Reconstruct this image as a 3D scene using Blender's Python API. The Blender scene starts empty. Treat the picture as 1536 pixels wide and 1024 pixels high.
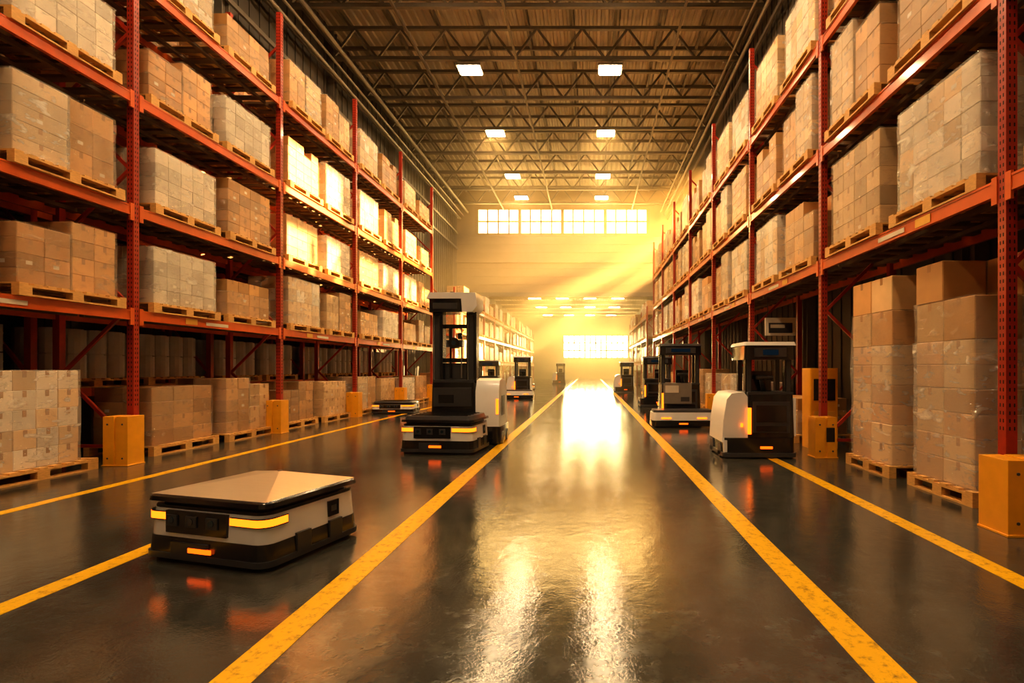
import bpy, bmesh, math, random
from mathutils import Vector, Matrix, noise as mnoise
random.seed(7)
scene = bpy.context.scene
COL = scene.collection
H = 1.5; F = 780.0

# ------------------------------------------------------------------ materials
def newmat(name):
    m = bpy.data.materials.new(name); m.use_nodes = True
    nt = m.node_tree; nt.nodes.clear()
    out = nt.nodes.new('ShaderNodeOutputMaterial')
    return m, nt, out
def N(nt, t, **kw):
    n = nt.nodes.new(t)
    for k, v in kw.items(): setattr(n, k, v)
    return n
def ramp(nt, p0, p1, c0=(0,0,0,1), c1=(1,1,1,1)):
    r = N(nt, 'ShaderNodeValToRGB')
    r.color_ramp.elements[0].position = p0; r.color_ramp.elements[1].position = p1
    r.color_ramp.elements[0].color = c0; r.color_ramp.elements[1].color = c1
    return r
def c4(c): return (c[0], c[1], c[2], 1)

def simple(name, col, rough=0.5, metal=0.0, coat=0.0, var=0.15, nscale=6.0, bump=0.0, stretch=(1,1,1)):
    m, nt, out = newmat(name)
    b = N(nt, 'ShaderNodeBsdfPrincipled')
    tc = N(nt, 'ShaderNodeTexCoord'); mp = N(nt, 'ShaderNodeMapping'); mp.inputs['Scale'].default_value = stretch
    no = N(nt, 'ShaderNodeTexNoise'); no.inputs['Scale'].default_value = nscale; no.inputs['Detail'].default_value = 5
    nt.links.new(tc.outputs['Object'], mp.inputs[0]); nt.links.new(mp.outputs[0], no.inputs['Vector'])
    mx = N(nt, 'ShaderNodeMix', data_type='RGBA')
    mx.inputs[6].default_value = c4([x*(1-var) for x in col]); mx.inputs[7].default_value = c4([min(1, x*(1+var)) for x in col])
    nt.links.new(no.outputs['Fac'], mx.inputs[0]); nt.links.new(mx.outputs[2], b.inputs['Base Color'])
    b.inputs['Roughness'].default_value = rough; b.inputs['Metallic'].default_value = metal
    b.inputs['Coat Weight'].default_value = coat; b.inputs['Coat Roughness'].default_value = 0.1
    if bump:
        bp = N(nt, 'ShaderNodeBump'); bp.inputs['Strength'].default_value = bump; bp.inputs['Distance'].default_value = 0.01
        nt.links.new(no.outputs['Fac'], bp.inputs['Height']); nt.links.new(bp.outputs[0], b.inputs['Normal'])
    nt.links.new(b.outputs[0], out.inputs[0])
    return m
def emis(name, col, s):
    m, nt, out = newmat(name)
    e = N(nt, 'ShaderNodeEmission'); e.inputs[0].default_value = c4(col); e.inputs[1].default_value = s
    nt.links.new(e.outputs[0], out.inputs[0]); return m

def objvec(nt):
    tc = N(nt, 'ShaderNodeTexCoord'); oi = N(nt, 'ShaderNodeObjectInfo')
    mul = N(nt, 'ShaderNodeMath', operation='MULTIPLY'); mul.inputs[1].default_value = 37.0
    nt.links.new(oi.outputs['Random'], mul.inputs[0])
    add = N(nt, 'ShaderNodeVectorMath', operation='ADD')
    nt.links.new(tc.outputs['Object'], add.inputs[0]); nt.links.new(mul.outputs[0], add.inputs[1])
    return add.outputs[0], oi
def carton(name, base):
    m, nt, out = newmat(name)
    b = N(nt, 'ShaderNodeBsdfPrincipled'); vec, oi = objvec(nt); geo = N(nt, 'ShaderNodeNewGeometry')
    no = N(nt, 'ShaderNodeTexNoise'); no.inputs['Scale'].default_value = 2.2; no.inputs['Detail'].default_value = 6
    nt.links.new(vec, no.inputs['Vector'])
    def mr(src, a, c):
        r = N(nt, 'ShaderNodeMapRange'); r.inputs[3].default_value = a; r.inputs[4].default_value = c; nt.links.new(src, r.inputs[0]); return r.outputs[0]
    def mu(a, c):
        r = N(nt, 'ShaderNodeMath', operation='MULTIPLY'); nt.links.new(a, r.inputs[0]); nt.links.new(c, r.inputs[1]); return r.outputs[0]
    f = mu(mu(mr(geo.outputs['Random Per Island'], .66, 1.18), mr(oi.outputs['Random'], .70, 1.2)), mr(no.outputs['Fac'], .7, 1.25))
    sc = N(nt, 'ShaderNodeVectorMath', operation='SCALE'); sc.inputs[0].default_value = base; nt.links.new(f, sc.inputs['Scale'])
    nt.links.new(sc.outputs[0], b.inputs['Base Color']); b.inputs['Roughness'].default_value = 0.45
    nt.links.new(b.outputs[0], out.inputs[0]); return m
def film(name, lo, hi, col=(.66,.50,.32)):
    m, nt, out = newmat(name)
    vec, oi = objvec(nt)
    mp = N(nt, 'ShaderNodeMapping'); mp.inputs['Scale'].default_value = (1.5, 1.5, 3.4); mp.inputs['Rotation'].default_value = (0.4, 0.3, 0)
    nt.links.new(vec, mp.inputs[0])
    n1 = N(nt, 'ShaderNodeTexNoise'); n1.noise_type = 'RIDGED_MULTIFRACTAL'; n1.normalize = True
    n1.inputs['Scale'].default_value = 2.4; n1.inputs['Detail'].default_value = 4; n1.inputs['Distortion'].default_value = 0.9
    nt.links.new(mp.outputs[0], n1.inputs['Vector'])
    n2 = N(nt, 'ShaderNodeTexNoise'); n2.inputs['Scale'].default_value = 6; n2.inputs['Detail'].default_value = 4; n2.inputs['Distortion'].default_value = 1.8
    nt.links.new(mp.outputs[0], n2.inputs['Vector'])
    ad = N(nt, 'ShaderNodeMath', operation='MULTIPLY_ADD'); ad.inputs[1].default_value = .8
    nt.links.new(n2.outputs['Fac'], ad.inputs[0]); nt.links.new(n1.outputs['Fac'], ad.inputs[2])
    bp = N(nt, 'ShaderNodeBump'); bp.inputs['Strength'].default_value = 1.0; bp.inputs['Distance'].default_value = 0.40
    nt.links.new(ad.outputs[0], bp.inputs['Height'])
    r = N(nt, 'ShaderNodeMapRange'); r.inputs[1].default_value = .5; r.inputs[2].default_value = 1.1; r.inputs[3].default_value = lo; r.inputs[4].default_value = hi
    nt.links.new(ad.outputs[0], r.inputs[0])
    p = N(nt, 'ShaderNodeBsdfPrincipled'); p.inputs['Base Color'].default_value = c4(col); p.inputs['Roughness'].default_value = .35
    p.inputs['Coat Weight'].default_value = 1.0; p.inputs['Coat IOR'].default_value = 2.8; p.inputs['Coat Roughness'].default_value = .22
    nt.links.new(bp.outputs[0], p.inputs['Coat Normal'])
    t = N(nt, 'ShaderNodeBsdfTransparent')
    mx = N(nt, 'ShaderNodeMixShader'); nt.links.new(r.outputs[0], mx.inputs[0]); nt.links.new(t.outputs[0], mx.inputs[1]); nt.links.new(p.outputs[0], mx.inputs[2])
    nt.links.new(mx.outputs[0], out.inputs[0]); return m

M = {}
M['card'] = carton('cardboard_tan', (0.64, 0.35, 0.13))
M['card2'] = carton('cardboard_brown', (0.50, 0.25, 0.085))
M['pale'] = carton('cardboard_pale', (0.72, 0.49, 0.25))
M['white'] = carton('carton_white', (0.78, 0.68, 0.54))
M['seam'] = simple('carton_tape', (0.38, 0.20, 0.08), 0.3)
M['grey'] = simple('grey_drums', (0.62, 0.62, 0.62), 0.35)
M['film'] = film('stretch_film', .20, .62)
M['filmW'] = film('stretch_film_layered', .32, .85, (.80,.72,.60))
M['wood'] = simple('pallet_wood', (0.66, 0.37, 0.11), 0.65, var=0.35, nscale=5, stretch=(3, 3, 12), bump=0.2)
M['deck'] = simple('rack_deck_wood', (0.15, 0.09, 0.045), 0.7, var=0.3, nscale=4)
M['red'] = simple('rack_red_paint', (0.38, 0.032, 0.012), 0.32, coat=0.3, var=0.25, nscale=9)
M['orange'] = simple('rack_orange_paint', (0.70, 0.125, 0.018), 0.30, coat=0.5, var=0.2, nscale=5)
M['hole'] = simple('slot_dark', (0.015, 0.008, 0.006), 0.8)
M['yellow'] = simple('safety_yellow', (0.85, 0.38, 0.015), 0.4, coat=0.2, var=0.15)
M['label'] = simple('label_white', (0.7, 0.62, 0.5), 0.5)
M['labelY'] = simple('label_yellow', (0.8, 0.42, 0.05), 0.5)
M['steel'] = simple('structure_steel', (0.22, 0.20, 0.17), 0.45, metal=0.3, var=0.2)
M['pipe'] = simple('pipe_grey', (0.32, 0.29, 0.25), 0.4, metal=0.4)
M['black'] = simple('robot_black', (0.014, 0.014, 0.016), 0.2, coat=0.5, var=0.2)
M['dark'] = simple('robot_dark_grey', (0.055, 0.055, 0.06), 0.3, var=0.2)
M['rwhite'] = simple('robot_white', (0.86, 0.85, 0.83), 0.28, coat=0.6, var=0.04)
M['plate'] = simple('brushed_plate', (0.76, 0.62, 0.45), 0.28, metal=0.5, coat=0.3, var=0.08, nscale=3, stretch=(1, 20, 1))
M['lens'] = simple('lens_glass', (0.01, 0.03, 0.05), 0.05, coat=1.0)
M['amber'] = emis('amber_lamp', (1.0, 0.165, 0.008), 3.2)
M['amberlow'] = emis('amber_lamp_low', (1.0, 0.10, 0.004), 3.0)
M['screen'] = emis('display_blue', (0.1, 0.2, 0.3), 0.06)
LC = (1.0, 0.68, 0.36)
M['lamp_vis'] = emis('ceiling_lamp_diffuser', LC, 140.0)
M['lamp_near'] = emis('highbay_lamp_diffuser', LC, 205.0)
M['lamp_back'] = emis('rear_lamp_diffuser', (1.0,.74,.46), 85.0)
M['lamp_far'] = emis('far_lamp_diffuser', (1.0, 0.60, 0.24), 85.0)
M['pane_hi'] = emis('sunlit_glazing_upper', (1.0, 0.58, 0.17), 16.0)
M['pane_lo'] = emis('sunlit_glazing_far', (1.0, 0.56, 0.16), 120.0)
M['frame'] = simple('window_frame', (0.30, 0.22, 0.13), 0.5)

def floor_mat():
    m, nt, out = newmat('polished_concrete')
    b = N(nt, 'ShaderNodeBsdfPrincipled'); tc = N(nt, 'ShaderNodeTexCoord')
    mp = N(nt, 'ShaderNodeMapping'); mp.inputs['Scale'].default_value = (1.8, 0.9, 1)
    nt.links.new(tc.outputs['Object'], mp.inputs[0])
    n1 = N(nt, 'ShaderNodeTexNoise'); n1.inputs['Scale'].default_value = 0.9; n1.inputs['Detail'].default_value = 8; n1.inputs['Roughness'].default_value = 0.65
    n2 = N(nt, 'ShaderNodeTexNoise'); n2.inputs['Scale'].default_value = 7; n2.inputs['Detail'].default_value = 7; n2.inputs['Roughness'].default_value = 0.6
    n3 = N(nt, 'ShaderNodeTexNoise'); n3.inputs['Scale'].default_value = 60; n3.inputs['Detail'].default_value = 4
    n4 = N(nt, 'ShaderNodeTexNoise'); n4.inputs['Scale'].default_value = 1.6; n4.inputs['Detail'].default_value = 3
    for n in (n1, n2, n3): nt.links.new(tc.outputs['Object'], n.inputs['Vector'])
    nt.links.new(mp.outputs[0], n4.inputs['Vector'])
    r1 = ramp(nt, 0.3, 0.75, (0.034, 0.037, 0.034, 1), (0.104, 0.099, 0.080, 1)); nt.links.new(n1.outputs['Fac'], r1.inputs[0])
    r2 = ramp(nt, 0.35, 0.7, (0.6, 0.6, 0.6, 1), (1.2, 1.2, 1.2, 1)); nt.links.new(n2.outputs['Fac'], r2.inputs[0])
    mx = N(nt, 'ShaderNodeMix', data_type='RGBA', blend_type='MULTIPLY'); mx.inputs[0].default_value = 1
    nt.links.new(r1.outputs[0], mx.inputs[6]); nt.links.new(r2.outputs[0], mx.inputs[7]); nt.links.new(mx.outputs[2], b.inputs['Base Color'])
    rr = N(nt, 'ShaderNodeMapRange'); rr.inputs[1].default_value = 0.35; rr.inputs[2].default_value = 0.7; rr.inputs[3].default_value = 0.06; rr.inputs[4].default_value = 0.14
    nt.links.new(n1.outputs['Fac'], rr.inputs[0]); nt.links.new(rr.outputs[0], b.inputs['Roughness'])
    b.inputs['IOR'].default_value = 1.8
    ad = N(nt, 'ShaderNodeMath', operation='MULTIPLY_ADD'); ad.inputs[1].default_value = 0.35
    nt.links.new(n3.outputs['Fac'], ad.inputs[0]); nt.links.new(n2.outputs['Fac'], ad.inputs[2])
    bp0 = N(nt, 'ShaderNodeBump'); bp0.inputs['Strength'].default_value = 0.16; bp0.inputs['Distance'].default_value = 0.025
    nt.links.new(n4.outputs['Fac'], bp0.inputs['Height'])
    bp = N(nt, 'ShaderNodeBump'); bp.inputs['Strength'].default_value = 0.2; bp.inputs['Distance'].default_value = 0.012
    nt.links.new(ad.outputs[0], bp.inputs['Height']); nt.links.new(bp0.outputs[0], bp.inputs['Normal']); nt.links.new(bp.outputs[0], b.inputs['Normal'])
    nt.links.new(b.outputs[0], out.inputs[0]); return m
M['floor'] = floor_mat()
def line_mat():
    m, nt, out = newmat('floor_paint_yellow')
    b = N(nt, 'ShaderNodeBsdfPrincipled'); tc = N(nt, 'ShaderNodeTexCoord')
    n1 = N(nt, 'ShaderNodeTexNoise'); n1.inputs['Scale'].default_value = 14; n1.inputs['Detail'].default_value = 8; n1.inputs['Roughness'].default_value = 0.75
    nt.links.new(tc.outputs['Object'], n1.inputs['Vector'])
    r = ramp(nt, 0.28, 0.48, (0.22, 0.13, 0.02, 1), (0.85, 0.48, 0.012, 1)); nt.links.new(n1.outputs['Fac'], r.inputs[0])
    nt.links.new(r.outputs[0], b.inputs['Base Color']); b.inputs['Roughness'].default_value = 0.25
    bp = N(nt, 'ShaderNodeBump'); bp.inputs['Strength'].default_value = 0.3; bp.inputs['Distance'].default_value = 0.01
    nt.links.new(n1.outputs['Fac'], bp.inputs['Height']); nt.links.new(bp.outputs[0], b.inputs['Normal'])
    nt.links.new(b.outputs[0], out.inputs[0]); return m
M['line'] = line_mat()
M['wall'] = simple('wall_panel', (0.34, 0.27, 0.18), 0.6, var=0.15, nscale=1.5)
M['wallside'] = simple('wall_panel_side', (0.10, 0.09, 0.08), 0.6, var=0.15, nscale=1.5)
M['roof'] = simple('roof_deck', (0.56, 0.51, 0.43), 0.5, metal=0.2, var=0.2, nscale=0.8, stretch=(6, 0.6, 1))

# ------------------------------------------------------------------ mesh builder
class MB:
    def __init__(s): s.v=[]; s.f=[]; s.m=[]; s.mats=[]
    def mi(s, k):
        if k not in s.mats: s.mats.append(k)
        return s.mats.index(k)
    def add(s, vs, fs, k):
        o = len(s.v); s.v += [tuple(v) for v in vs]; i = s.mi(k)
        for f in fs: s.f.append([o+a for a in f]); s.m.append(i)
    def box(s, x0, x1, y0, y1, z0, z1, k, rot=None, ctr=None):
        vs = [(x0,y0,z0),(x1,y0,z0),(x1,y1,z0),(x0,y1,z0),(x0,y0,z1),(x1,y0,z1),(x1,y1,z1),(x0,y1,z1)]
        if rot is not None:
            c = Vector(ctr if ctr else ((x0+x1)/2,(y0+y1)/2,(z0+z1)/2)); vs = [rot @ (Vector(v)-c) + c for v in vs]
        s.add(vs, [(0,3,2,1),(4,5,6,7),(0,1,5,4),(1,2,6,5),(2,3,7,6),(3,0,4,7)], k)
    def cbox(s, x0, x1, y0, y1, z0, z1, k, c=0.006):
        vs = []; X=(x0,x1); Y=(y0,y1); Z=(z0,z1); idx={}
        for i in (0,1):
            for j in (0,1):
                for l in (0,1):
                    sx=1 if i==0 else -1; sy=1 if j==0 else -1; sz=1 if l==0 else -1
                    idx[(i,j,l,'x')]=len(vs); vs.append((X[i],Y[j]+sy*c,Z[l]+sz*c))
                    idx[(i,j,l,'y')]=len(vs); vs.append((X[i]+sx*c,Y[j],Z[l]+sz*c))
                    idx[(i,j,l,'z')]=len(vs); vs.append((X[i]+sx*c,Y[j]+sy*c,Z[l]))
        fs=[]
        g=lambda i,j,l,a: idx[(i,j,l,a)]
        for i in (0,1):
            q=[g(i,0,0,'x'),g(i,1,0,'x'),g(i,1,1,'x'),g(i,0,1,'x')]; fs.append(q if i else q[::-1])
            q=[g(0,i,0,'y'),g(0,i,1,'y'),g(1,i,1,'y'),g(1,i,0,'y')]; fs.append(q if i else q[::-1])
            q=[g(0,0,i,'z'),g(1,0,i,'z'),g(1,1,i,'z'),g(0,1,i,'z')]; fs.append(q if i else q[::-1])
        for i in (0,1):
            for j in (0,1):
                fs.append([g(i,j,0,'x'),g(i,j,1,'x'),g(i,j,1,'y'),g(i,j,0,'y')])
                fs.append([g(i,0,j,'x'),g(i,1,j,'x'),g(i,1,j,'z'),g(i,0,j,'z')])
                fs.append([g(0,i,j,'y'),g(1,i,j,'y'),g(1,i,j,'z'),g(0,i,j,'z')])
                for l in (0,1): fs.append([g(i,j,l,'x'),g(i,j,l,'y'),g(i,j,l,'z')])
        s.add(vs, fs, k)
    def beam(s, a, b, w, h, k):
        a=Vector(a); b=Vector(b); d=(b-a); L=d.length; d.normalize()
        up=Vector((0,0,1)) if abs(d.z)<0.95 else Vector((0,1,0))
        sx=d.cross(up).normalized(); sz=sx.cross(d).normalized()
        vs=[]
        for p in (a,b):
            for (u,t) in ((-1,-1),(1,-1),(1,1),(-1,1)): vs.append(p+sx*u*w/2+sz*t*h/2)
        s.add(vs, [(3,2,1,0),(4,5,6,7),(0,1,5,4),(1,2,6,5),(2,3,7,6),(3,0,4,7)], k)
    def cyl(s, a, b, r, k, n=12, r2=None):
        a=Vector(a); b=Vector(b); d=(b-a).normalized(); r2 = r if r2 is None else r2
        up=Vector((0,0,1)) if abs(d.z)<0.95 else Vector((1,0,0))
        sx=d.cross(up).normalized(); sy=d.cross(sx).normalized(); vs=[]
        for p,rr in ((a,r),(b,r2)):
            for i in range(n):
                t=2*math.pi*i/n; vs.append(p+sx*rr*math.cos(t)+sy*rr*math.sin(t))
        fs=[(i,(i+1)%n,n+(i+1)%n,n+i) for i in range(n)]+[tuple(range(n))[::-1],tuple(range(n,2*n))]
        s.add(vs, fs, k)
    def rprism(s, x0, x1, y0, y1, z0, z1, r, k, inset=0.0, n=5, topz=None):
        vs=[]
        for (z,ins) in ((z0,0),(z1,inset)):
            X0,X1,Y0,Y1=x0+ins,x1-ins,y0+ins,y1-ins
            for (cx,cy,a0) in ((X1-r,Y0+r,-90),(X1-r,Y1-r,0),(X0+r,Y1-r,90),(X0+r,Y0+r,180)):
                for i in range(n+1):
                    t=math.radians(a0+90*i/n); vs.append((cx+r*math.cos(t),cy+r*math.sin(t),z))
        m=4*(n+1)
        fs=[(i,(i+1)%m,m+(i+1)%m,m+i) for i in range(m)]+[tuple(range(m))[::-1],tuple(range(m,2*m))]
        s.add(vs, fs, k)
    def extr(s, prof, x0, x1, k, axis='x'):
        n=len(prof)
        if axis=='x': vs=[(x0,a,b) for a,b in prof]+[(x1,a,b) for a,b in prof]
        else: vs=[(a,x0,b) for a,b in prof]+[(a,x1,b) for a,b in prof]
        fs=[(i,(i+1)%n,n+(i+1)%n,n+i) for i in range(n)]+[tuple(range(n))[::-1],tuple(range(n,2*n))]
        s.add(vs, fs, k)
    def filmshell(s, D, L, z0, z1, k, amp=.012, cy=0.0):
        D=D/2+.012; L=L/2+.012; st=.11
        def seg(a,b):
            n=max(2,int((Vector(b)-Vector(a)).length/st))
            return [(a[0]+(b[0]-a[0])*i/n,a[1]+(b[1]-a[1])*i/n) for i in range(n)]
        per=seg((-D,-L),(D,-L))+seg((D,-L),(D,L))+seg((D,L),(-D,L))+seg((-D,L),(-D,-L))
        nz=max(3,int((z1-z0)/st)); m=len(per); vs=[]; sd=random.uniform(0,99)
        for j in range(nz+1):
            z=z0+(z1-z0)*j/nz
            for (x,y) in per:
                q=mnoise.noise(Vector((x*3+sd,y*3,z*5)))*amp
                l=math.hypot(x,y); vs.append((x+x/l*(q+amp*.6),cy+y+y/l*(q+amp*.6),z))
        fs=[(j*m+i,j*m+(i+1)%m,(j+1)*m+(i+1)%m,(j+1)*m+i) for j in range(nz) for i in range(m)]
        s.add(vs,fs,k)
    def mesh(s, name):
        me=bpy.data.meshes.new(name); me.from_pydata(s.v,[],s.f)
        for k in s.mats: me.materials.append(M[k])
        me.polygons.foreach_set('material_index', s.m); me.update()
        bm=bmesh.new(); bm.from_mesh(me); bmesh.ops.recalc_face_normals(bm, faces=bm.faces)
        fi=[i for i,k in enumerate(s.mats) if k.startswith('film')]
        for f in bm.faces:
            if f.material_index in fi: f.smooth=True
        bm.to_mesh(me); bm.free()
        return me
    def obj(s, name, loc=(0,0,0), rz=0, bevel=0, seg=2):
        o=bpy.data.objects.new(name, s.mesh(name)); COL.objects.link(o); o.location=loc; o.rotation_euler=(0,0,rz)
        if bevel:
            md=o.modifiers.new('bevel','BEVEL'); md.width=bevel; md.segments=seg; md.limit_method='ANGLE'; md.angle_limit=math.radians(50)
            for p in o.data.polygons: p.use_smooth=True
            md.harden_normals=True
        return o
def inst(name, me, loc, rz=0):
    o=bpy.data.objects.new(name, me); COL.objects.link(o); o.location=loc; o.rotation_euler=(0,0,rz); return o

# ------------------------------------------------------------------ shell
XL, XR, YB, YE, YF, CZ, CZ2 = -10.5, 6.3, -10.0, 40.0, 75.0, 15.2, 9.0
b=MB(); b.box(XL-0.3,XR+0.3,YB-0.3,YF+0.3,-0.2,0,'floor'); b.obj('floor')
def side_wall(name, x, sgn, ):
    b=MB()
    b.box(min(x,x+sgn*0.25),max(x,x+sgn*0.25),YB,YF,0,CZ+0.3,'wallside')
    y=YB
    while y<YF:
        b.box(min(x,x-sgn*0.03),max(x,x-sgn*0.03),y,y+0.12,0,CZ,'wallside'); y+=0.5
    return b.obj(name)
side_wall('wall_left',XL,-1)
OZ0,OZ1,OY0,OY1=8.8,11.4,25.0,38.0  # unseen opening added in the right wall to let the sun spots in
b=MB()
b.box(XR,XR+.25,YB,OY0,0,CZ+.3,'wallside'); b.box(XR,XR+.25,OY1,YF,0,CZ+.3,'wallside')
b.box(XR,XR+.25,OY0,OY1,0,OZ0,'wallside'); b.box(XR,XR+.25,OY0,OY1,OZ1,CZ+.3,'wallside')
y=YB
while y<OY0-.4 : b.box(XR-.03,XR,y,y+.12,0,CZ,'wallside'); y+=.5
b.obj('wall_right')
b=MB(); b.box(XL,XR,YB-.25,YB,0,CZ+.3,'wall'); b.obj('wall_rear')
wx0,wx1,wz0,wz1=-8.7,4.46,11.75,13.8
b=MB()
b.box(XL,XR,YE,YE+.25,7.2,wz0,'wall'); b.box(XL,XR,YE,YE+.25,wz1,CZ,'wall')
b.box(XL,wx0,YE,YE+.25,wz0,wz1,'wall'); b.box(wx1,XR,YE,YE+.25,wz0,wz1,'wall')
z=7.3
while z<wz0-.1:
    b.box(XL,XR,YE-.04,YE,z,z+.06,'wall'); z+=.62
b.box(XL,XR,YE-.18,YE,7.0,7.3,'steel'); b.box(XL,XR,YE-.12,YE,9.6,9.8,'wall')
b.box(XL,XR,YE-.10,YE,14.3,14.42,'wall')
b.obj('wall_far_upper')
fx0,fx1,fz0,fz1=-3.85,5.5,2.95,6.25
b=MB()
b.box(XL,XR,YF,YF+.25,0,fz0,'wall'); b.box(XL,XR,YF,YF+.25,fz1,CZ2,'wall')
b.box(XL,fx0,YF,YF+.25,fz0,fz1,'wall'); b.box(fx1,XR,YF,YF+.25,fz0,fz1,'wall')
b.obj('wall_far')
def rib_deck(name,y0,y1,z):
    b=MB(); x=XL; p=[]
    while x<XR-.05:
        p+=[(x,z),(x+.12,z),(x+.16,z+.07),(x+.26,z+.07)]; x+=.30
    p.append((XR,z))
    n=len(p)
    vs=[(a,y0,c) for a,c in p]+[(a,y1,c) for a,c in p]; fs=[(i,i+1,n+i+1,n+i) for i in range(n-1)]
    b.add(vs,fs,'roof'); b.box(XL,XR,y0,y1,z+.2,z+.35,'roof'); return b.obj(name)
rib_deck('ceiling',YB,YE+.25,CZ); rib_deck('ceiling_far_hall',YE+.25,YF+.25,CZ2)
def window(name,x0,x1,z0,z1,y,pane,nv,nh,thick,wt=.09,wn=.03):
    b=MB(); b.box(x0,x1,y+.10,y+.13,z0,z1,pane)
    for i in range(nv+1):
        x=x0+(x1-x0)*i/nv; w=wt if i in thick else wn
        b.box(x-w,x+w,y-.04,y+.09,z0,z1,'frame')
    for j in range(nh+1):
        z=z0+(z1-z0)*j/nh; w=wt if j in (0,nh) else wn; b.box(x0,x1,y-.03,y+.085,z-w,z+w,'frame')
    return b.obj(name)
window('window_1',wx0,wx1,wz0,wz1,YE,'pane_hi',16,2,(0,4,8,12,16),.12,.05)
window('window_2',fx0,fx1,fz0,fz1,YF,'pane_lo',12,3,(0,4,8,12),.11,.09)
b=MB(); nn=7
for i in range(nn): yq=OY0+(OY1-OY0)*i/(nn-1); b.box(XR,XR+.2,yq-.14,yq+.14,OZ0,OZ1,'frame')
for j in range(3): b.box(XR+.02,XR+.18,OY0,OY1,OZ0+j*1.3-.10,OZ0+j*1.3+.10,'frame')
b.obj('added_sun_opening')  # added frame without glass, hidden behind racks; its bars split the sun into rays
yy=2.0; k=0
while yy<YE+.5:
    for x in (XL+.15,XR-.15):
        b=MB()
        b.box(x-.12,x+.12,yy-.15,yy-.13,0,CZ-.2,'steel'); b.box(x-.12,x+.12,yy+.13,yy+.15,0,CZ-.2,'steel'); b.box(x-.01,x+.01,yy-.13,yy+.13,0,CZ-.2,'steel')
        b.box(x-.14,x+.14,yy-.2,yy+.2,0,.03,'steel')
        b.obj('steel_column')
    yy+=6.3
b=MB()
for z in (10.6,11.8,13.0,14.2): b.box(XL+.28,XL+.36,YB,YE,z,z+.14,'steel')
for z in (12.9,14.2): b.box(XR-.36,XR-.28,YB,YE,z,z+.14,'steel')
b.obj('trim_wall_girts')
b=MB()
for (x,z,r) in ((XL+.6,12.9,.07),(XL+.85,13.1,.05),(XL+1.15,13.4,.09),(XR-.6,13.2,.07),(XR-.9,13.45,.05)):
    b.cyl((x,YB+.1,z),(x,YE-.3,z),r,'pipe',10)
b.obj('service_pipes')
def truss_mesh():
    b=MB(); zb,zt=13.75,14.95
    b.beam((XL+.3,0,zb),(XR-.3,0,zb),.14,.14,'steel'); b.beam((XL+.05,0,zt),(XR-.05,0,zt),.14,.12,'steel')
    n=9; w=(XR-XL-.6)/n
    for i in range(n):
        x=XL+.3+i*w
        b.beam((x,0,zb),(x+w/2,0,zt),.08,.08,'steel'); b.beam((x+w/2,0,zt),(x+w,0,zb),.08,.08,'steel')
    return b.mesh('roof_truss')
tm=truss_mesh(); y=-6.4
while y<YE-1: inst('roof_truss',tm,(0,y,0)); y+=3.0
b=MB(); x=XL+1.0
while x<XR: b.box(x-.05,x+.05,YB,YE,15.02,15.19,'steel'); x+=1.75
for x in (-6.6,-2.9,3.2): b.box(x-.04,x+.04,YB,YE,13.6,13.69,'steel')
y=-4.9
while y<YE-1: b.box(XL+.1,XR-.1,y-.04,y+.04,15.0,15.15,'steel'); y+=3.0
b.obj('roof_purlins')
b=MB(); y=42
while y<YF: b.box(XL+.05,XR-.05,y-.08,y+.08,CZ2-.35,CZ2-.01,'steel'); y+=4
b.obj('far_hall_joists')
def lampmesh(k,w,d,nm):
    b=MB(); b.box(-w-.05,w+.05,-d-.05,d+.05,.03,.12,'steel'); b.box(-w,w,-d,d,0,.03,k)
    b.cyl((-.3,0,.12),(-.3,0,.3),.01,'steel',6); b.cyl((.3,0,.12),(.3,0,.3),.01,'steel',6)
    return b.mesh(nm)
lm=lampmesh('lamp_vis',.43,.31,'ceiling_lamp'); ln=lampmesh('lamp_near',.43,.31,'ceiling_lamp_near'); lb=lampmesh('lamp_back',.43,.31,'ceiling_lamp_back')
for y,q in ((-6.5,lb),(-1,lb),(4.5,ln),(10,ln),(15.4,ln),(20.8,lm),(26.4,lm),(32.3,lm),(36.4,lm)):
    for x in (-4.8,0.8): inst('ceiling_lamp',q,(x,y,13.39))
b=MB(); b.box(-.65,.65,-.28,.28,.03,.12,'steel'); b.box(-.6,.6,-.23,.23,0,.03,'lamp_far')
lf=b.mesh('far_ceiling_lamp')
for y in (46.5,52.5,60,69):
    for x in (-5.6,-2.8,0.0,2.8): inst('ceiling_lamp_far_hall',lf,(x,y,8.5))

def fl(x,y0,y1,w=.19):
    b=MB(); b.box(x-w/2,x+w/2,y0,y1,0.0,0.003,'line'); b.obj('floor_marking_line')
fl(-1.716,-2,72,.2); fl(1.46,-2,72,.2); fl(-3.67,-2,5.3,.17); fl(-6.1,-2,40,.15); fl(3.03,-2,8.7,.17)

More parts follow.
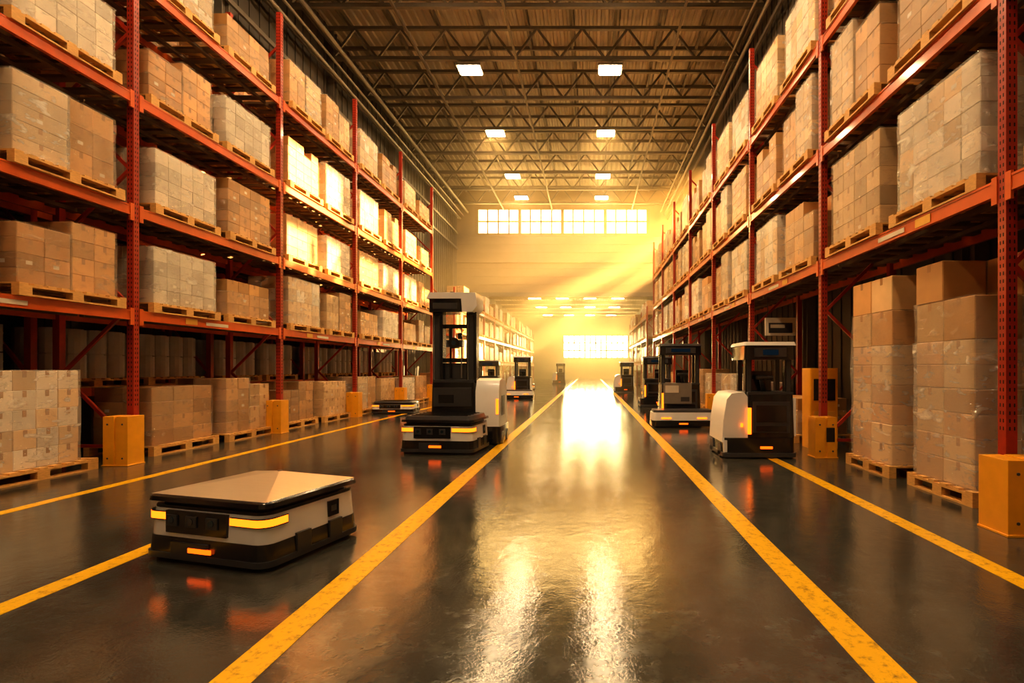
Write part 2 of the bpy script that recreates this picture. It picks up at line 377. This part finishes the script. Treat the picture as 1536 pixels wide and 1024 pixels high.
# ------------------------------------------------------------------ pallet loads
PT=.165
def pallet(b,D,L):
    for i in range(3):
        x=-D/2+.05+i*(D-.1)/2
        b.box(x-.05,x+.05,-L/2,L/2,0,.022,'wood')
        b.box(x-.05,x+.05,-L/2,L/2,.118,.142,'wood')
        for j in range(3):
            y=-L/2+.08+j*(L-.16)/2; b.box(x-.05,x+.05,y-.08,y+.08,.022,.118,'wood')
    n=int(L/.17)
    for i in range(n):
        y=-L/2+.055+i*(L-.11)/(n-1); b.box(-D/2,D/2,y-.055,y+.055,.142,PT,'wood')
def block(b,D,L,Hh,nx,ny,nz,mat,drop=0.0,mat2=None,fm='film',cy=0.0):
    z0=PT+.002; dx=D/nx; dy=L/ny; dz=Hh/nz; j=.005
    for kz in range(nz):
        for ix in range(nx):
            for iy in range(ny):
                if kz==nz-1 and random.random()<drop: continue
                if 0<ix<nx-1 and 0<iy<ny-1 and kz<nz-2: continue
                ox=random.uniform(-j,j); oy=random.uniform(-j,j)+cy
                mm=mat2 if (mat2 and random.random()<.3) else mat
                X0=-D/2+ix*dx+.001+ox; X1=-D/2+(ix+1)*dx-.001+ox; Y0=-L/2+iy*dy+.001+oy; Y1=-L/2+(iy+1)*dy-.001+oy; Z0=z0+kz*dz; Z1=Z0+dz
                b.cbox(X0,X1,Y0,Y1,Z0+.0005,Z1-.0005,mm,.007)
                ym=(Y0+Y1)/2; xm=(X0+X1)/2
                if dy>.28:
                    for (c,d,e) in ((ix==nx-1,X1,X1+.0015),(ix==0,X0-.0015,X0)):
                        if c: b.box(d,e,ym-.025,ym+.025,Z1-min(.09,dz*.35),Z1-.004,'seam')
                if random.random()<.22:
                    if ix==nx-1: b.box(X1,X1+.002,ym-.06,ym+.02,Z0+dz*.3,Z0+dz*.3+.05,'label')
                    if ix==0: b.box(X0-.002,X0,ym-.06,ym+.02,Z0+dz*.3,Z0+dz*.3+.05,'label')
                    if iy==0: b.box(xm-.06,xm+.02,Y0-.002,Y0,Z0+dz*.3,Z0+dz*.3+.05,'label')
    if fm: b.filmshell(D,L,z0-.03,z0+Hh*(1 if drop==0 else (nz-1)/nz)+.01,fm,cy=cy)
def load(name,D,L,Hh,nx,ny,nz,mat,drop=0.0,mat2=None,PD=1.2,PL=1.55,fm='film'):
    b=MB(); pallet(b,PD,PL); block(b,D,L,Hh,nx,ny,nz,mat,drop,mat2,fm); return b.mesh(name)
def load2(name,D,h1,h2,a1,a2,m1,m2,f1='film',f2='film',PD=1.2,PL=1.55):
    b=MB(); pallet(b,PD,PL)
    block(b,D,.70,h1,*a1,m1,fm=f1,cy=-.365); block(b,D*.97,.68,h2,*a2,m2,fm=f2,cy=.365); return b.mesh(name)
lowV=[load('load_mesh',1.0,1.4,1.0,2,3,4,'card',0,'card2'), load('load_mesh',1.0,1.3,.95,3,4,4,'pale'),
      load('load_mesh',1.0,1.4,1.1,3,4,5,'card2',.15,'card'), load('load_mesh',1.05,1.4,.95,4,5,4,'white',fm='filmW'),
      load2('load_mesh',1.0,1.12,.98,(3,2,5),(2,2,4),'card','pale'), load2('load_mesh',1.0,.78,.98,(3,2,4),(3,2,4),'card2','card'),
      load('load_mesh',1.0,1.4,1.15,3,4,4,'pale',0,'white',fm='filmW'), load2('load_mesh',1.0,1.05,1.05,(2,1,5),(2,2,3),'pale','card','filmW'),
      load('load_mesh',1.0,1.35,.72,3,4,3,'card',.2)]
hiV=[load('load_mesh',1.0,1.4,1.35,3,4,5,'pale'), load('load_mesh',1.0,1.35,1.3,2,3,6,'card'),
     load('load_mesh',1.0,1.4,1.3,4,5,5,'white',0,'pale',fm='filmW'), load('load_mesh',1.0,1.3,1.15,3,3,4,'card',.2,'card2'),
     load2('load_mesh',1.0,1.4,1.15,(2,2,5),(3,2,4),'pale','card','filmW')]
greyb=MB(); pallet(greyb,1.0,1.55)
for ix in range(2):
    for iy in range(4):
        for kz in range(2):
            x=-.22+ix*.42; y=-.57+iy*.38; z=PT+.002+kz*.44
            greyb.cyl((x,y,z),(x,y,z+.42),.18,'grey',14); greyb.cyl((x,y,z+.42),(x,y,z+.437),.14,'grey',14)
            for zz in (.12,.28): greyb.cyl((x,y,z+zz),(x,y,z+zz+.015),.186,'grey',14)
greyM=greyb.mesh('drum_mesh')

def rack(name, xf, sgn, posts, levels, top, depth=1.3, detail=True, wood=True):
    b=MB(); xr=xf+sgn*depth; pw=.11
    def bx(xa,xb,*a): b.box(min(xa,xb),max(xa,xb),*a)
    for y in posts:
        for x,s in ((xf,sgn),(xr,-sgn)):
            bx(x,x+s*pw,y-.05,y+.05,0.012,top,'red')
            bx(x-s*.04,x+s*(pw+.04),y-.09,y+.09,0,.012,'red')
        if detail and y<22:
            z=.9
            while z<top-.05:
                for xx in (.03,.075):
                    b.box(min(xf+sgn*xx,xf+sgn*(xx+.014)),max(xf+sgn*xx,xf+sgn*(xx+.014)),y-.0515,y-.05,z,z+.035,'hole')
                for q in (-.025,.013):
                    bx(xf-sgn*.0015,xf,y+q,y+q+.012,z,z+.035,'hole')
                z+=.075
        z=.3; side=0
        b.beam((xf+sgn*.1,y,.25),(xr-sgn*.1,y,.25),.04,.05,'red')
        while z+1.1<top:
            a=(xf+sgn*.1,y,z) if side==0 else (xr-sgn*.1,y,z)
            c=(xr-sgn*.1,y,z+1.1) if side==0 else (xf+sgn*.1,y,z+1.1)
            b.beam(a,c,.04,.05,'red'); z+=1.1; side^=1
    for i in range(len(posts)-1):
        y0,y1=posts[i]+.051,posts[i+1]-.051
        for lz in levels:
            bx(xf-sgn*.0,xf+sgn*.05,y0,y1,lz-.16,lz,'orange')
            bx(xf-sgn*.006,xf,y0,y1,lz-.16,lz-.135,'orange'); bx(xf-sgn*.006,xf,y0,y1,lz-.025,lz,'orange')
            bx(xr-sgn*.05,xr,y0,y1,lz-.15,lz,'orange')
            for yy in (y0,y1):
                s=1 if yy==y0 else -1
                b.box(min(xf-sgn*.012,xf+sgn*.02),max(xf-sgn*.012,xf+sgn*.02),min(yy,yy+s*.07),max(yy,yy+s*.07),lz-.24,lz+.03,'orange')
            n=11 if wood else 5
            for j in range(n):
                yy=y0+.1+(y1-y0-.2)*j/(n-1); w=.07
                b.box(min(xf+sgn*.05,xr-sgn*.05),max(xf+sgn*.05,xr-sgn*.05),yy-w,yy+w,lz-.045,lz,'deck')
            for dx in (.35,.9): bx(xf+sgn*dx,xf+sgn*(dx+.07),y0,y1,lz-.10,lz-.045,'deck')
        lz=levels[0]
        if detail and y0<22:
            yc=y0+random.uniform(.9,1.6)
            bx(xf-sgn*.010,xf-sgn*.006,yc,yc+.28,lz-.135,lz-.03,'labelY'); bx(xf-sgn*.010,xf-sgn*.006,yc+.5,yc+1.1,lz-.12,lz-.06,'label')
    return b.obj(name)
def fill(xc, posts, levels, variants, floor=True, prob=1.0, jig=.03, gmesh=None, glev=None):
    last=None
    for i in range(len(posts)-1):
        y0,y1=posts[i],posts[i+1]
        for lz in ([0] if floor else [])+list(levels):
            for t in (.27,.73):
                if random.random()>prob: continue
                me=random.choice(gmesh if (gmesh and lz==glev) else [v for v in variants if v is not last or len(variants)<3]); last=me
                inst('pallet_of_boxes' if me is not greyM else 'pallet_of_drums',me,(xc+random.uniform(-jig,jig),y0+(y1-y0)*t+random.uniform(-.06,.06),lz+.001 if lz else .0),random.choice((0,math.pi))+random.uniform(-.015,.015))

LP=[.47+3.95*i for i in range(7)]
LL=[2.43,4.1,5.9,7.85]
rack('pallet_rack',-7.3,-1,LP,LL,9.9)
fill(-7.86,LP,LL,lowV,floor=False)
rack('pallet_rack',-10.05,1,LP,[1.15,2.6,4.1,5.9,7.85],9.7,depth=1.1,detail=False)
fill(-9.46,LP,[1.15,2.6,4.1,5.9,7.85],lowV[:1]+[lowV[8]],floor=False,gmesh=[greyM],glev=1.15)
RP=[1.05+4.0*i for i in range(9)]
RL=[3.35,5.3,7.2]
rack('pallet_rack',4.0,1,RP,RL,9.5)
fill(4.56,RP,RL,hiV,floor=False)
LP2=[28.2+3.95*i for i in range(11)]; L2=[1.9,3.6,5.2]
rack('pallet_rack_low',-7.3,-1,LP2,L2,5.9,detail=False,wood=False)
fill(-7.86,LP2,L2,lowV,prob=.85)
RP2=[37.0+3.95*i for i in range(5)]
rack('pallet_rack_low',4.0,1,RP2,L2,5.9,detail=False,wood=False)
fill(4.56,RP2,L2,lowV,prob=.85)
def P(me,x,y,rz=0): inst('pallet_of_boxes',me,(x,y,0),rz)
whiteTall=load('load_mesh',1.0,1.15,1.3,4,4,5,'white',0,'pale',fm='filmW')
P(whiteTall,-7.95,7.0,.0)
P(lowV[0],-8.0,9.6); P(lowV[4],-7.9,11.3); P(lowV[5],-8.0,13.4); P(lowV[1],-7.9,15.1)
P(lowV[7],-7.95,17.4); P(lowV[1],-7.95,19.2); P(lowV[3],-7.95,21.3); P(lowV[0],-7.95,23.0); P(lowV[2],-7.95,2.0)
P(lowV[2],-7.95,26.5)
def tallstack(seed,D=1.05,L=1.02):
    random.seed(seed); b=MB(); pallet(b,1.2,1.15); z0=PT+.002
    nx,ny=2,2; hz=[.55,.55,.55,.48,.48]; z=z0
    for k,h in enumerate(hz):
        for ix in range(nx):
            for iy in range(ny):
                sub=2 if k<3 else 1
                if k==4 and (ix+iy+seed)%3==0: continue
                dx=D/nx; dy=L/ny; ox=random.uniform(-.008,.008); oy=random.uniform(-.008,.008)
                for q in range(sub):
                    X0=-D/2+ix*dx+.003+ox; X1=-D/2+(ix+1)*dx-.003+ox; Y0=-L/2+iy*dy+.003+oy; Y1=-L/2+(iy+1)*dy-.003+oy
                    b.cbox(X0,X1,Y0,Y1,z+q*h/sub+.001,z+(q+1)*h/sub-.001,'card' if (ix+iy+k)%2 else 'pale',.01)
                    ym=(Y0+Y1)/2
                    b.box(X0-.0015,X0,ym-.03,ym+.03,z+(q+1)*h/sub-.1,z+(q+1)*h/sub-.004,'seam')
        z+=h
    b.filmshell(D,L,z0-.02,z0+1.65,'filmW',.02); b.filmshell(D-.01,L-.01,z0+1.5,z0+2.14,'film',.015)
    return b.mesh('tall_stack')
t1=tallstack(3); t2=tallstack(4)
P(t1,4.70,6.15,.0); P(t2,4.65,7.65,.02)
for y in (11.2,14.2,15.9,18.2,20,22.2,24,26.2,28,30.2,32): P(random.choice(lowV+hiV[1:]),4.7,y)
P(t1,4.7,2.2); P(lowV[0],4.7,3.9)

def protector(name,x,y,h,w,black=False):
    b=MB(); d=w*.8
    b.box(-w/2,-.02,-d/2,d/2,0,h,'yellow'); b.box(.02,w/2,-d/2,d/2,0,h,'yellow'); b.box(-.02,.02,-d/2+.02,d/2,0,h-.02,'yellow')
    b.box(-w/2-.015,w/2+.015,-d/2-.015,d/2+.0,0,.02,'yellow')
    for xx in (-w*.3,w*.3):
        for z in (.12,h-.12): b.cyl((xx,-d/2-.012,z),(xx,-d/2,z),.015,'dark',8)
    if black: b.box(-.0,w/2-.04,-d/2-.006,-d/2,h*.4,h*.75,'black')
    b.obj(name,(x,y,0),bevel=.012)
for p in LP[1:]: protector('rack_post_protector',-7.26,p-.27,.76,.38)
for i,p in enumerate(RP[1:]): protector('rack_post_protector',3.93,p-.26,.68,.36 if i else .44,black=True)

# ------------------------------------------------------------------ robots
def amr(name,loc,rz,W=1.2,D=1.0,hh=.55,lid=True):
    b=MB(); s=hh/.55; x0,x1,y0,y1=-W/2,W/2,-D/2,D/2
    b.rprism(x0+.03,x1-.03,y0+.03,y1-.03,.0,.05*s,.10,'black')
    b.rprism(x0-.01,x1+.01,y0-.01,y1+.01,.035*s,.08*s,.11,'dark')
    b.rprism(x0,x1,y0,y1,.08*s,.20*s,.11,'black',inset=.008)
    b.rprism(x0+.012,x1-.012,y0+.012,y1-.012,.20*s,.41*s,.11,'rwhite',inset=.012)
    b.rprism(x0+.03,x1-.03,y0+.03,y1-.03,.41*s,.435*s,.10,'black')
    for yy in (-.22,.12): b.box(x1-.02,x1+.012,yy*D,yy*D+.14,.07*s,.22*s,'dark')
    for xx in (-.12,): b.box(xx-.18,xx+.18,y0-.012,y0+.02,.05*s,.17*s,'dark')
    b.box(-W*.30,W*.20,y0-.004,y0+.03,.235*s,.405*s,'black')
    for xx in (-W*.24,-W*.08,W*.09):
        b.box(xx-.055,xx+.055,y0-.014,y0-.002,.29*s,.375*s,'dark'); b.cyl((xx,y0-.022,.335*s),(xx,y0-.012,.335*s),.026,'lens',16)
    for sg in (-1,1):
        xe=sg*(W/2-.11); cx=xe; R=.11-.012+.006; cy=y0+.11
        pts=[(sg*W*(.215 if sg>0 else .31),y0+.010),(xe,cy-R)]
        for i in range(1,7):
            t=math.radians(-90+90*i/6) if sg>0 else math.radians(-90-90*i/6)
            pts.append((cx+R*math.cos(t),cy+R*math.sin(t)))
        pts.append((sg*(W/2-.004),cy+(.10 if sg>0 else .04)))
        n=len(pts); vs=[]
        for i,(px,py) in enumerate(pts):
            f=i/(n-1); vs.append((px,py-.002,(.33-.0*f)*s)); vs.append((px,py-.002,(.385)*s))
        b.add(vs,[(2*i,2*i+2,2*i+3,2*i+1) for i in range(n-1)],'amber')
        vs2=[(v[0],v[1]+.003,v[2]+(-.008 if j%2==0 else .008)) for j,v in enumerate(vs)]
        b.add(vs2,[(2*i,2*i+2,2*i+3,2*i+1) for i in range(n-1)],'black')
    b.box(-.12,.10,y0-.018,y0-.006,.10*s,.135*s,'amberlow')
    b.box(x1-.03,x1-.006,D*.12,D*.24,.25*s,.38*s,'black'); b.box(x1-.007,x1-.004,D*.15,D*.21,.29*s,.34*s,'dark')
    b.rprism(x0+.07,x1-.07,y0+.07,y1-.07,.435*s,.47*s,.08,'dark')
    b.rprism(x0+.0,x1-.0,y0+.0,y1-.0,.468*s,.50*s,.09,'black',inset=.006)
    if lid:
        b.rprism(x0+.01,x1-.01,y0+.01,y1-.01,.50*s,.513*s,.085,'black',inset=.012)
        c=(-.10,.30,.570*s); q=[(x0+.035,y0+.035,.5135*s),(x1-.035,y0+.035,.5135*s),(x1-.035,y1-.035,.5135*s),(x0+.035,y1-.035,.5135*s)]
        for t in ((0,1),(1,2),(2,3),(3,0)): b.add([q[t[0]],q[t[1]],c],[(0,1,2)],'plate')
        b.cyl((c[0],c[1],c[2]-.012),(c[0],c[1],c[2]+.004),.02,'dark',10)
    else:
        b.rprism(x0+.05,x1-.05,y0+.05,y1-.05,.50*s,.55*s,.08,'dark',inset=.02)
        for i in range(5): b.box(x0+.15,x1-.15,y0+.16+i*.16,y0+.2+i*.16,.55*s,.562*s,'black')
    return b.obj(name,loc,rz,bevel=.006)
amr('autonomous_mobile_robot',(-2.80,4.41,0),math.radians(-15.4))
amr('autonomous_mobile_robot',(-2.62,9.5,0),math.radians(-6),W=1.32,D=1.0,hh=.66,lid=False)

def forklift_left(loc,rz=0,name='autonomous_forklift'):
    b=MB()
    b.rprism(-.68,.70,-.30,.75,.03,.30,.08,'black'); 
    b.rprism(-.66,.20,-.28,.35,.30,1.22,.05,'black',inset=.02)
    b.box(-.60,.14,-.295,-.27,.75,1.12,'dark'); b.box(-.5,-.2,-.30,-.29,.82,.98,'black')
    b.box(-.62,.16,-.2,.3,1.22,1.27,'dark')
    for x in (-.57,.10):
        b.box(x-.10,x+.10,-.10,.14,1.2,2.62,'black'); b.box(x-.05,x+.05,-.13,-.10,1.25,2.55,'dark')
        b.box(x-.075,x-.06,-.115,-.10,1.25,2.55,'pipe')
        b.box(x-.04,x+.04,.14,.26,.3,2.5,'dark')
    b.box(-.47,0,.02,.10,2.30,2.38,'black'); b.box(-.47,0,.0,.12,1.62,1.70,'black'); b.box(-.47,0,.05,.12,1.27,1.6,'dark')
    b.box(-.40,-.08,-.12,.06,1.92,2.06,'dark'); b.cyl((-.24,-.16,2.0),(-.24,.05,2.0),.11,'black',16); b.cyl((-.24,-.175,2.0),(-.24,-.16,2.0),.05,'lens',14)
    b.box(-.36,-.30,-.05,.02,2.06,2.3,'black'); b.cyl((-.12,0,1.3),(-.12,0,2.3),.015,'pipe',8); b.cyl((-.34,0,1.3),(-.34,0,1.92),.02,'black',8)
    b.box(-.16,-.08,-.14,-.11,2.08,2.2,'black')
    b.rprism(-.70,-.06,-.26,.30,2.60,2.86,.04,'black'); b.box(-.62,-.14,-.272,-.26,2.66,2.78,'dark')
    b.extr([(-.74,2.86),(-.68,2.98),(.22,2.98),(.26,2.72),(.16,2.60),(-.04,2.60),(-.06,2.86)],-.30,.34,'rwhite',axis='y')
    b.cyl((-.3,0,2.98),(-.3,0,3.03),.05,'dark',12)
    b.extr([(-.28,.34),(-.28,1.05),(-.16,1.26),(.10,1.30),(.50,1.24),(.66,1.05),(.74,.34)],.22,.68,'rwhite')
    b.rprism(.20,.71,-.32,.76,.03,.36,.06,'black')
    b.box(.62,.67,-.29,-.27,.6,.9,'amber')
    b.box(.684,.69,.0,.35,.55,.95,'dark')
    for y in (-.05,.5): b.cyl((.55,y,.12),(.72,y,.12),.12,'dark',18)
    return b.obj(name,loc,rz,bevel=.018)
forklift_left((-2.46,10.45,0))

def truck(name,loc,rz=0,H2=1.94,cowl=True,panel=False,platform=False,amber=True):
    b=MB()
    b.rprism(-.62,.62,-.50,.60,.02,.09,.10,'dark'); b.rprism(-.60,.60,-.48,.58,.08,.34,.12,'black')
    x0=-.20 if cowl else -.45
    b.rprism(x0,.60,-.44,.40,.34,1.06,.06,'black',inset=.02)
    b.box(x0+.08,.50,-.462,-.44,.42,.94,'dark'); b.box(x0+.14,.44,-.475,-.46,.60,.88,'black'); b.box(x0+.14,.44,-.475,-.46,.45,.54,'black')
    b.box(x0+.02,.58,-.40,.3,1.06,1.10,'dark')
    if cowl:
        b.extr([(-.62,.26),(-.60,.62),(-.54,.98),(-.46,1.08),(-.26,1.10),(-.19,1.02),(-.19,.26)],-.42,.50,'rwhite',axis='y')
        b.box(-.60,-.2,-.46,-.40,.10,.30,'rwhite')
        b.box(.58,.625,-.40,.35,.36,1.0,'rwhite')
    if panel:
        b.box(-.40,.34,-.50,-.44,.56,1.10,'pipe'); b.box(-.36,.0,-.51,-.50,.85,1.04,'label'); b.box(.05,.28,-.51,-.50,.62,.74,'dark')
    if amber:
        b.box(x0-.0,x0+.055,-.475,-.44,.40,.84,'amber'); b.box(x0-.11,x0-.08,-.47,-.42,.52,.58,'amber'); b.box(.0,.2,-.50,-.47,.16,.2,'amberlow')
    for x in (x0+.06,.53):
        b.box(x-.055,x+.055,-.30,-.18,1.06,H2-.28,'black'); b.box(x-.04,x+.04,.2,.3,1.06,H2-.28,'black')
        b.box(x-.035,x+.035,-.315,-.30,1.1,H2-.3,'dark')
    b.rprism(x0-.04,.62,-.42,.42,H2-.30,H2-.05,.05,'black',inset=.01); b.rprism(x0-.06,.63,-.44,.43,H2-.06,H2,.05,'rwhite' if cowl else 'dark',inset=.02)
    b.box(x0+.12,.46,-.43,-.418,H2-.25,H2-.10,'dark'); b.box(x0+.26,.32,-.436,-.43,H2-.22,H2-.13,'screen')
    b.cyl((.18,-.1,1.1),(.12,-.18,1.32),.05,'black',12); b.cyl((.02,-.2,1.34),(.30,-.2,1.34),.035,'dark',10); b.box(.0,.34,-.02,.1,1.1,1.45,'black')
    b.cyl((.40,0,1.1),(.40,0,H2-.3),.015,'pipe',8)
    if platform:
        b.rprism(-.78,.80,-1.15,-.50,.03,.18,.10,'black'); b.rprism(-.78,.80,-1.15,-.50,.18,.38,.10,'rwhite',inset=.01); b.rprism(-.74,.76,-1.12,-.5,.38,.44,.09,'dark',inset=.01)
        b.box(-.55,-.3,-1.157,-1.14,.22,.26,'amber'); b.box(.35,.6,-1.157,-1.14,.22,.26,'amber'); b.box(-.1,.12,-1.157,-1.14,.08,.12,'amberlow')
    for y in (-.2,.35):
        for x in (-.6,.55): b.cyl((x-.02,y,.12),(x+.08,y,.12),.12,'dark',16)
    return b.obj(name,loc,rz,bevel=.012)
truck('autonomous_pallet_truck',(2.83,9.12,0))
truck('autonomous_pallet_truck',(2.35,14.25,0),cowl=False,panel=True,platform=True,H2=2.15)
truck('autonomous_pallet_truck',(2.55,20.5,0),cowl=False,panel=False,H2=1.95)
truck('autonomous_pallet_truck',(2.1,32.5,0),cowl=True,H2=1.9)
truck('autonomous_pallet_truck',(-3.6,26.5,0),cowl=True,platform=True,H2=2.1)
truck('autonomous_pallet_truck',(-5.4,27.5,0),cowl=False,H2=1.9)
truck('autonomous_pallet_truck',(-3.0,50,0),cowl=True,H2=2.0)
amr('autonomous_mobile_robot',(-6.55,17.6,0),math.radians(4),W=1.35,D=1.0,hh=.4,lid=False)
amr('autonomous_mobile_robot',(-4.2,34,0),0,W=1.2,D=1.0,hh=.5,lid=False)

b=MB(); b.box(-.36,.36,-.02,.02,0,.42,'label'); b.box(-.28,.28,-.024,-.02,.06,.30,'dark'); b.box(-.24,.1,-.026,-.024,.18,.26,'label')
b.cyl((-.3,0,.42),(-.3,0,.92),.008,'dark',6); b.cyl((.3,0,.42),(.3,0,.92),.008,'dark',6)
b.obj('hanging_sign',(4.5,12.3,2.27))
b=MB(); b.rprism(-.26,.26,-.2,.2,0,1.5,.03,'yellow'); b.box(-.2,.2,-.21,-.2,.9,1.3,'black'); b.box(-.2,.2,-.21,-.2,.2,.7,'labelY'); b.box(-.05,.05,-.215,-.21,1.35,1.42,'dark')
b.obj('control_cabinet',(4.35,9.85,0),bevel=.01)

# ------------------------------------------------------------------ haze
m,nt,out=newmat('dusty_air'); vs_=N(nt,'ShaderNodeVolumeScatter'); vs_.inputs['Color'].default_value=(1,.76,.40,1); vs_.inputs['Density'].default_value=.024; vs_.inputs['Anisotropy'].default_value=.45
nt.links.new(vs_.outputs[0],out.inputs['Volume']); M['haze']=m
b=MB(); b.box(XL+.01,XR-.01,24,YF-.01,.01,CZ-.02,'haze'); b.obj('haze')

# ------------------------------------------------------------------ lights
def spot(name,loc,tgt,e,ang,col,rad=.3):
    l=bpy.data.lights.new(name,'SPOT'); l.energy=e; l.spot_size=math.radians(ang); l.spot_blend=.2; l.color=col; l.shadow_soft_size=rad
    o=bpy.data.objects.new(name,l); COL.objects.link(o); o.location=loc
    o.rotation_euler=(Vector(tgt)-Vector(loc)).to_track_quat('-Z','Y').to_euler(); return o
spot('sun_through_added_opening',(30.0,47.0,18.5),(6.3,32,10.2),1150000,34,(1,.56,.18),.25)  # spot standing in for the sun, added to gild the left racks
spot('sun_shaft_through_added_opening',(30.0,41.0,24.5),(6.3,35.8,10.1),2600000,12,(1,.60,.22),.2)  # spot standing in for the sun; draws the shaft via the added opening
w=bpy.data.worlds.new('world'); scene.world=w; w.use_nodes=True
w.node_tree.nodes['Background'].inputs[0].default_value=(1.0,.6,.25,1); w.node_tree.nodes['Background'].inputs[1].default_value=3.0

cam=bpy.data.cameras.new('camera'); co=bpy.data.objects.new('camera',cam); COL.objects.link(co)
co.location=(0,0,H); co.rotation_euler=(math.radians(90),0,0)
cam.sensor_width=36; cam.sensor_fit='HORIZONTAL'; cam.lens=F/1536*36
cam.shift_x=-(885-768)/1536; cam.shift_y=(552-512)/1536; cam.clip_end=300
scene.camera=co
scene.view_settings.view_transform='Standard'
try: scene.view_settings.look='Medium High Contrast'
except Exception as e: scene.view_settings.look='None'
scene.view_settings.exposure=0.0
